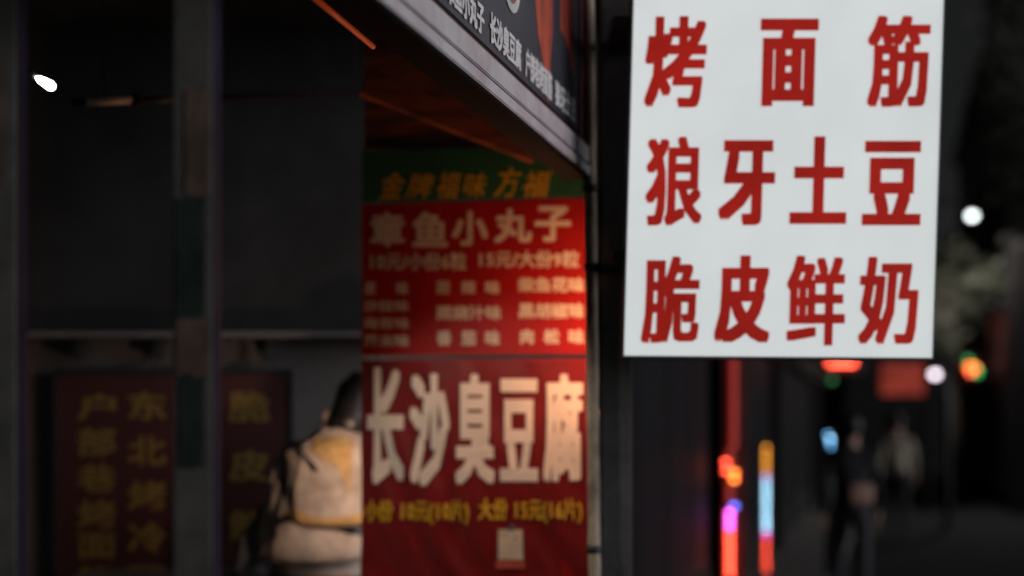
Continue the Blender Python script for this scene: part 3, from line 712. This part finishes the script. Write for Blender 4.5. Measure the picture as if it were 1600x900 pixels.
M['banner_brown'] = mat('banner_brown', (.30, .19, .16), .7, var=.4, scale=3)
M['banner_red'] = mat('banner_red', (.30, .10, .08), .7, var=.4, scale=3)
for px, y0, y1, wd, D, mm, lb in ((1500, 455, 590, 40, 31, 'banner_brown', 'pale brown vertical shop banner under the small tree'), (1560, 480, 590, 34, 25.5, 'banner_red', 'dull red vertical shop banner on the right building')):
    a, b = P(px - wd / 2, y0, D), P(px + wd / 2, y1, D)
    t = thing('shop_banner', ((a.x + b.x) / 2, D, b.z), lb, 'banner', 'shop banners on the right')
    bm = nb(); g = [[bm.verts.new((a.x + (b.x - a.x) * i / 6, D + .02 * math.sin(i * 1.3 + j * .3), a.z + (b.z - a.z) * j / 8)) for i in range(7)] for j in range(9)]
    for j in range(8):
        for i in range(6): bm.faces.new((g[j + 1][i], g[j + 1][i + 1], g[j][i + 1], g[j][i]))
    bmesh.ops.solidify(bm, geom=bm.faces[:], thickness=.01); part('cloth', bm, M[mm], t, smooth=True)
    bm = nb(); tube(bm, [(a.x - .06, D, a.z + .01), (GX(D) + .1, D, a.z + .01)], .02, 8); part('bar', bm, M['dark_steel'], t)
# small orange lanterns against the near house
for px, py, D, rr, lb in ((1000, 640, 8.6, .020, 'faint orange lantern on the near house right of the pillar'), (1056, 566, 9.6, .018, 'faint red lantern just under the white sign box')):
    q = P(px, py, D); t = thing('lantern', q, lb, 'lantern', 'small lanterns on the near house')
    bm = nb(); ball(bm, q, rr, 12, (1, 1, 1.5)); part('shade', bm, led_mat('lantern_glow', (1, .16, .04), .9), t, smooth=True)
    bm = nb(); tube(bm, [q + Vector((0, 0, rr * 1.4)), q + Vector((0, 0, rr * 1.4 + .05)), (FX(D) - .02, D, q.z + rr * 1.4 + .06)], .006, 6); part('hook', bm, M['housing'], t)

# ------------------------------------------------------------------ tree under the street lamp
def tree(x, Y, hgt, rad, n, label, seed, cz):
    rnd = random.Random(seed)
    t = thing('street_tree', (x, Y, 0), label, 'tree')
    bm = nb(); tips = []
    tube(bm, [(x, Y, 0), (x + .05, Y, hgt * .3), (x - .03, Y, hgt * .55), (x, Y, hgt * .8)], [.11, .09, .07, .03], 9); part('trunk', bm, M['bark'], t, smooth=True)
    for i in range(9):
        a = rnd.uniform(0, 6.28); z0 = hgt * rnd.uniform(.4, .7)
        e = Vector((x + math.cos(a) * rad * rnd.uniform(.5, .95), Y + math.sin(a) * rad * rnd.uniform(.5, .95), z0 + rnd.uniform(.3, .45) * hgt * .5))
        bm = nb(); mid = Vector((x, Y, z0)).lerp(e, .5) + Vector((0, 0, .08)); tube(bm, [(x, Y, z0), mid, e], [.045, .03, .012], 7); part('limb', bm, M['bark'], t, smooth=True)
        tips += [e, mid]
    tips += [Vector((x, Y, hgt * .9))]
    bm = nb()
    for _ in range(n):
        c = rnd.choice(tips) + Vector((rnd.gauss(0, .22), rnd.gauss(0, .22), rnd.gauss(0, .2))) * rad
        u = Vector((rnd.gauss(0, 1), rnd.gauss(0, 1), rnd.gauss(0, .6))).normalized(); v = u.orthogonal().normalized(); s = rnd.uniform(.03, .065)
        bm.faces.new([bm.verts.new(c + p) for p in (u * s * 1.6, v * s * .7, -u * s * 1.6, -v * s * .7)])
    part('crown', bm, M['leaf'], t)
tree(8.42, 27.2, 5.5, .85, 4200, 'small leafy street tree lit by the tall lamp', 4, 4)
tree(9.3, 24.0, 9.6, 1.7, 6000, 'tall dark street tree at the right edge of the picture', 9, 7)

# ------------------------------------------------------------------ walkers far down the street
def person(x, Y, h, yaw, label, mats, stride=.22):
    """one continuous skinned body; +y local is its back."""
    t = thing('person', (x, Y, 0), label, 'person', 'people walking away down the street')
    s = h / 1.72; rot = Matrix.Rotation(yaw, 3, 'Z')
    V = []; Rr = []; E = []
    def v(p, r, parent=None):
        V.append(rot @ (Vector(p) * s)); Rr.append(r * s)
        if parent is not None: E.append((parent, len(V) - 1))
        return len(V) - 1
    pel = v((0, 0, .93), .15); wai = v((0, .01, 1.08), .135, pel); che = v((0, .02, 1.28), .155, wai); nk0 = v((0, .01, 1.43), .075, che)
    nk = v((0, -.005, 1.48), .052, nk0); hd0 = v((0, -.02, 1.54), .078, nk); hd1 = v((0, -.015, 1.62), .092, hd0); v((0, -.005, 1.68), .062, hd1)
    v((0, -.105, 1.585), .016, hd0)
    for sx in (-1, 1):
        fw = stride * sx
        hip = v((.095 * sx, 0, .87), .098, pel); kn = v((.10 * sx, -fw * .55 - .03, .48), .062, hip); an = v((.10 * sx, -fw + (.06 if fw < 0 else 0), .09), .042, kn)
        v((.11 * sx, -fw - .13 + (.05 if fw < 0 else 0), .04), .034, an)
        sh = v((.17 * sx, .02, 1.38), .062, che); el = v((.235 * sx, .05 + fw * .35, 1.10), .045, sh); wr = v((.24 * sx, -.04 + fw * .6, .87), .029, el)
        pa = v((.24 * sx, -.055 + fw * .65, .81), .034, wr)
        for kf, (dx, ln) in enumerate(((-.024, .070), (-.008, .080), (.008, .076), (.022, .060))):
            f1 = v((.24 * sx, -.06 + fw * .65 + dx, .765), .010, pa); v((.235 * sx, -.07 + fw * .65 + dx * 1.1, .765 - ln), .008, f1)
        th = v((.225 * sx, -.085 + fw * .65, .80), .011, pa); v((.22 * sx, -.105 + fw * .65, .765), .009, th)
    base = Vector((x, Y, 0))
    me = bpy.data.meshes.new('body'); me.from_pydata([p for p in V], E, [])
    o = bpy.data.objects.new('body', me); COL.objects.link(o)
    sk = o.modifiers.new('skin', 'SKIN'); sk.use_smooth_shade = True
    for i, d in enumerate(me.skin_vertices[0].data): d.radius = (Rr[i], Rr[i]); d.use_root = (i == 0)
    o.modifiers.new('sub', 'SUBSURF').levels = 1
    bpy.context.view_layer.update()
    me2 = bpy.data.meshes.new_from_object(o.evaluated_get(bpy.context.evaluated_depsgraph_get())); bpy.data.objects.remove(o)
    me2.name = 'body'
    o = part('body', me2, [M['skin'], M[mats[0]], M[mats[1]], M['black_plastic']], t, smooth=True)
    for p in me2.polygons:
        z = p.center.z / s; xx = abs((rot.inverted() @ p.center).x) / s
        p.material_index = 0 if z > 1.445 else 1 if (z > .93 and (xx < .3)) or (z > .875 and xx > .19) else 0 if (xx > .19 and z > .60) else 3 if z < .085 else 2
    bm = nb(); ball(bm, base + rot @ (Vector((0, .012, 1.635)) * s), .105 * s, 16, (.95, 1.05, 1.0))
    for vv in list(bm.verts):
        l = rot.inverted() @ (vv.co - base) / s
        if l.z < 1.50 or (l.y < -.06 and l.z < 1.66): vv.co = base + rot @ (Vector((l.x * .85, max(l.y, -.02) + .01, max(l.z, 1.50))) * s)
    part('hair', bm, M['hair'], t, smooth=True)
    return t, base, rot, s
person((1402 - 800) / F * 20, 20, 1.74, R(165), 'walker in a beige top and dark trousers under the orange signboard', ('beige_top', 'dark_cloth'))
t, base, rot, s = person((1330 - 800) / F * 12, 12, 1.66, R(170), 'walker in dark clothes carrying a pinkish bag below the blue lamps', ('dark_cloth', 'grey_cloth'))
M['bag_pink'] = mat('bag_pink', (.55, .32, .26), .6, var=.25, scale=10)
q = P(1345, 772, 11.78)
t = thing('shoulder_bag', q, 'small pinkish bag held at the hip by the walker in dark clothes', 'bag')
bm = nb(); box(bm, q, (.19, .09, .16), bev=.02); part('bag', bm, M['bag_pink'], t, smooth=True)
bm = nb(); tube(bm, [q + Vector((-.07, 0, .08)), q + Vector((-.05, .08, .32)), q + Vector((-.07, .16, .46)), q + Vector((.0, .24, .32)), q + Vector((.07, 0, .08))], .006, 6); part('strap', bm, M['black_plastic'], t, smooth=True)
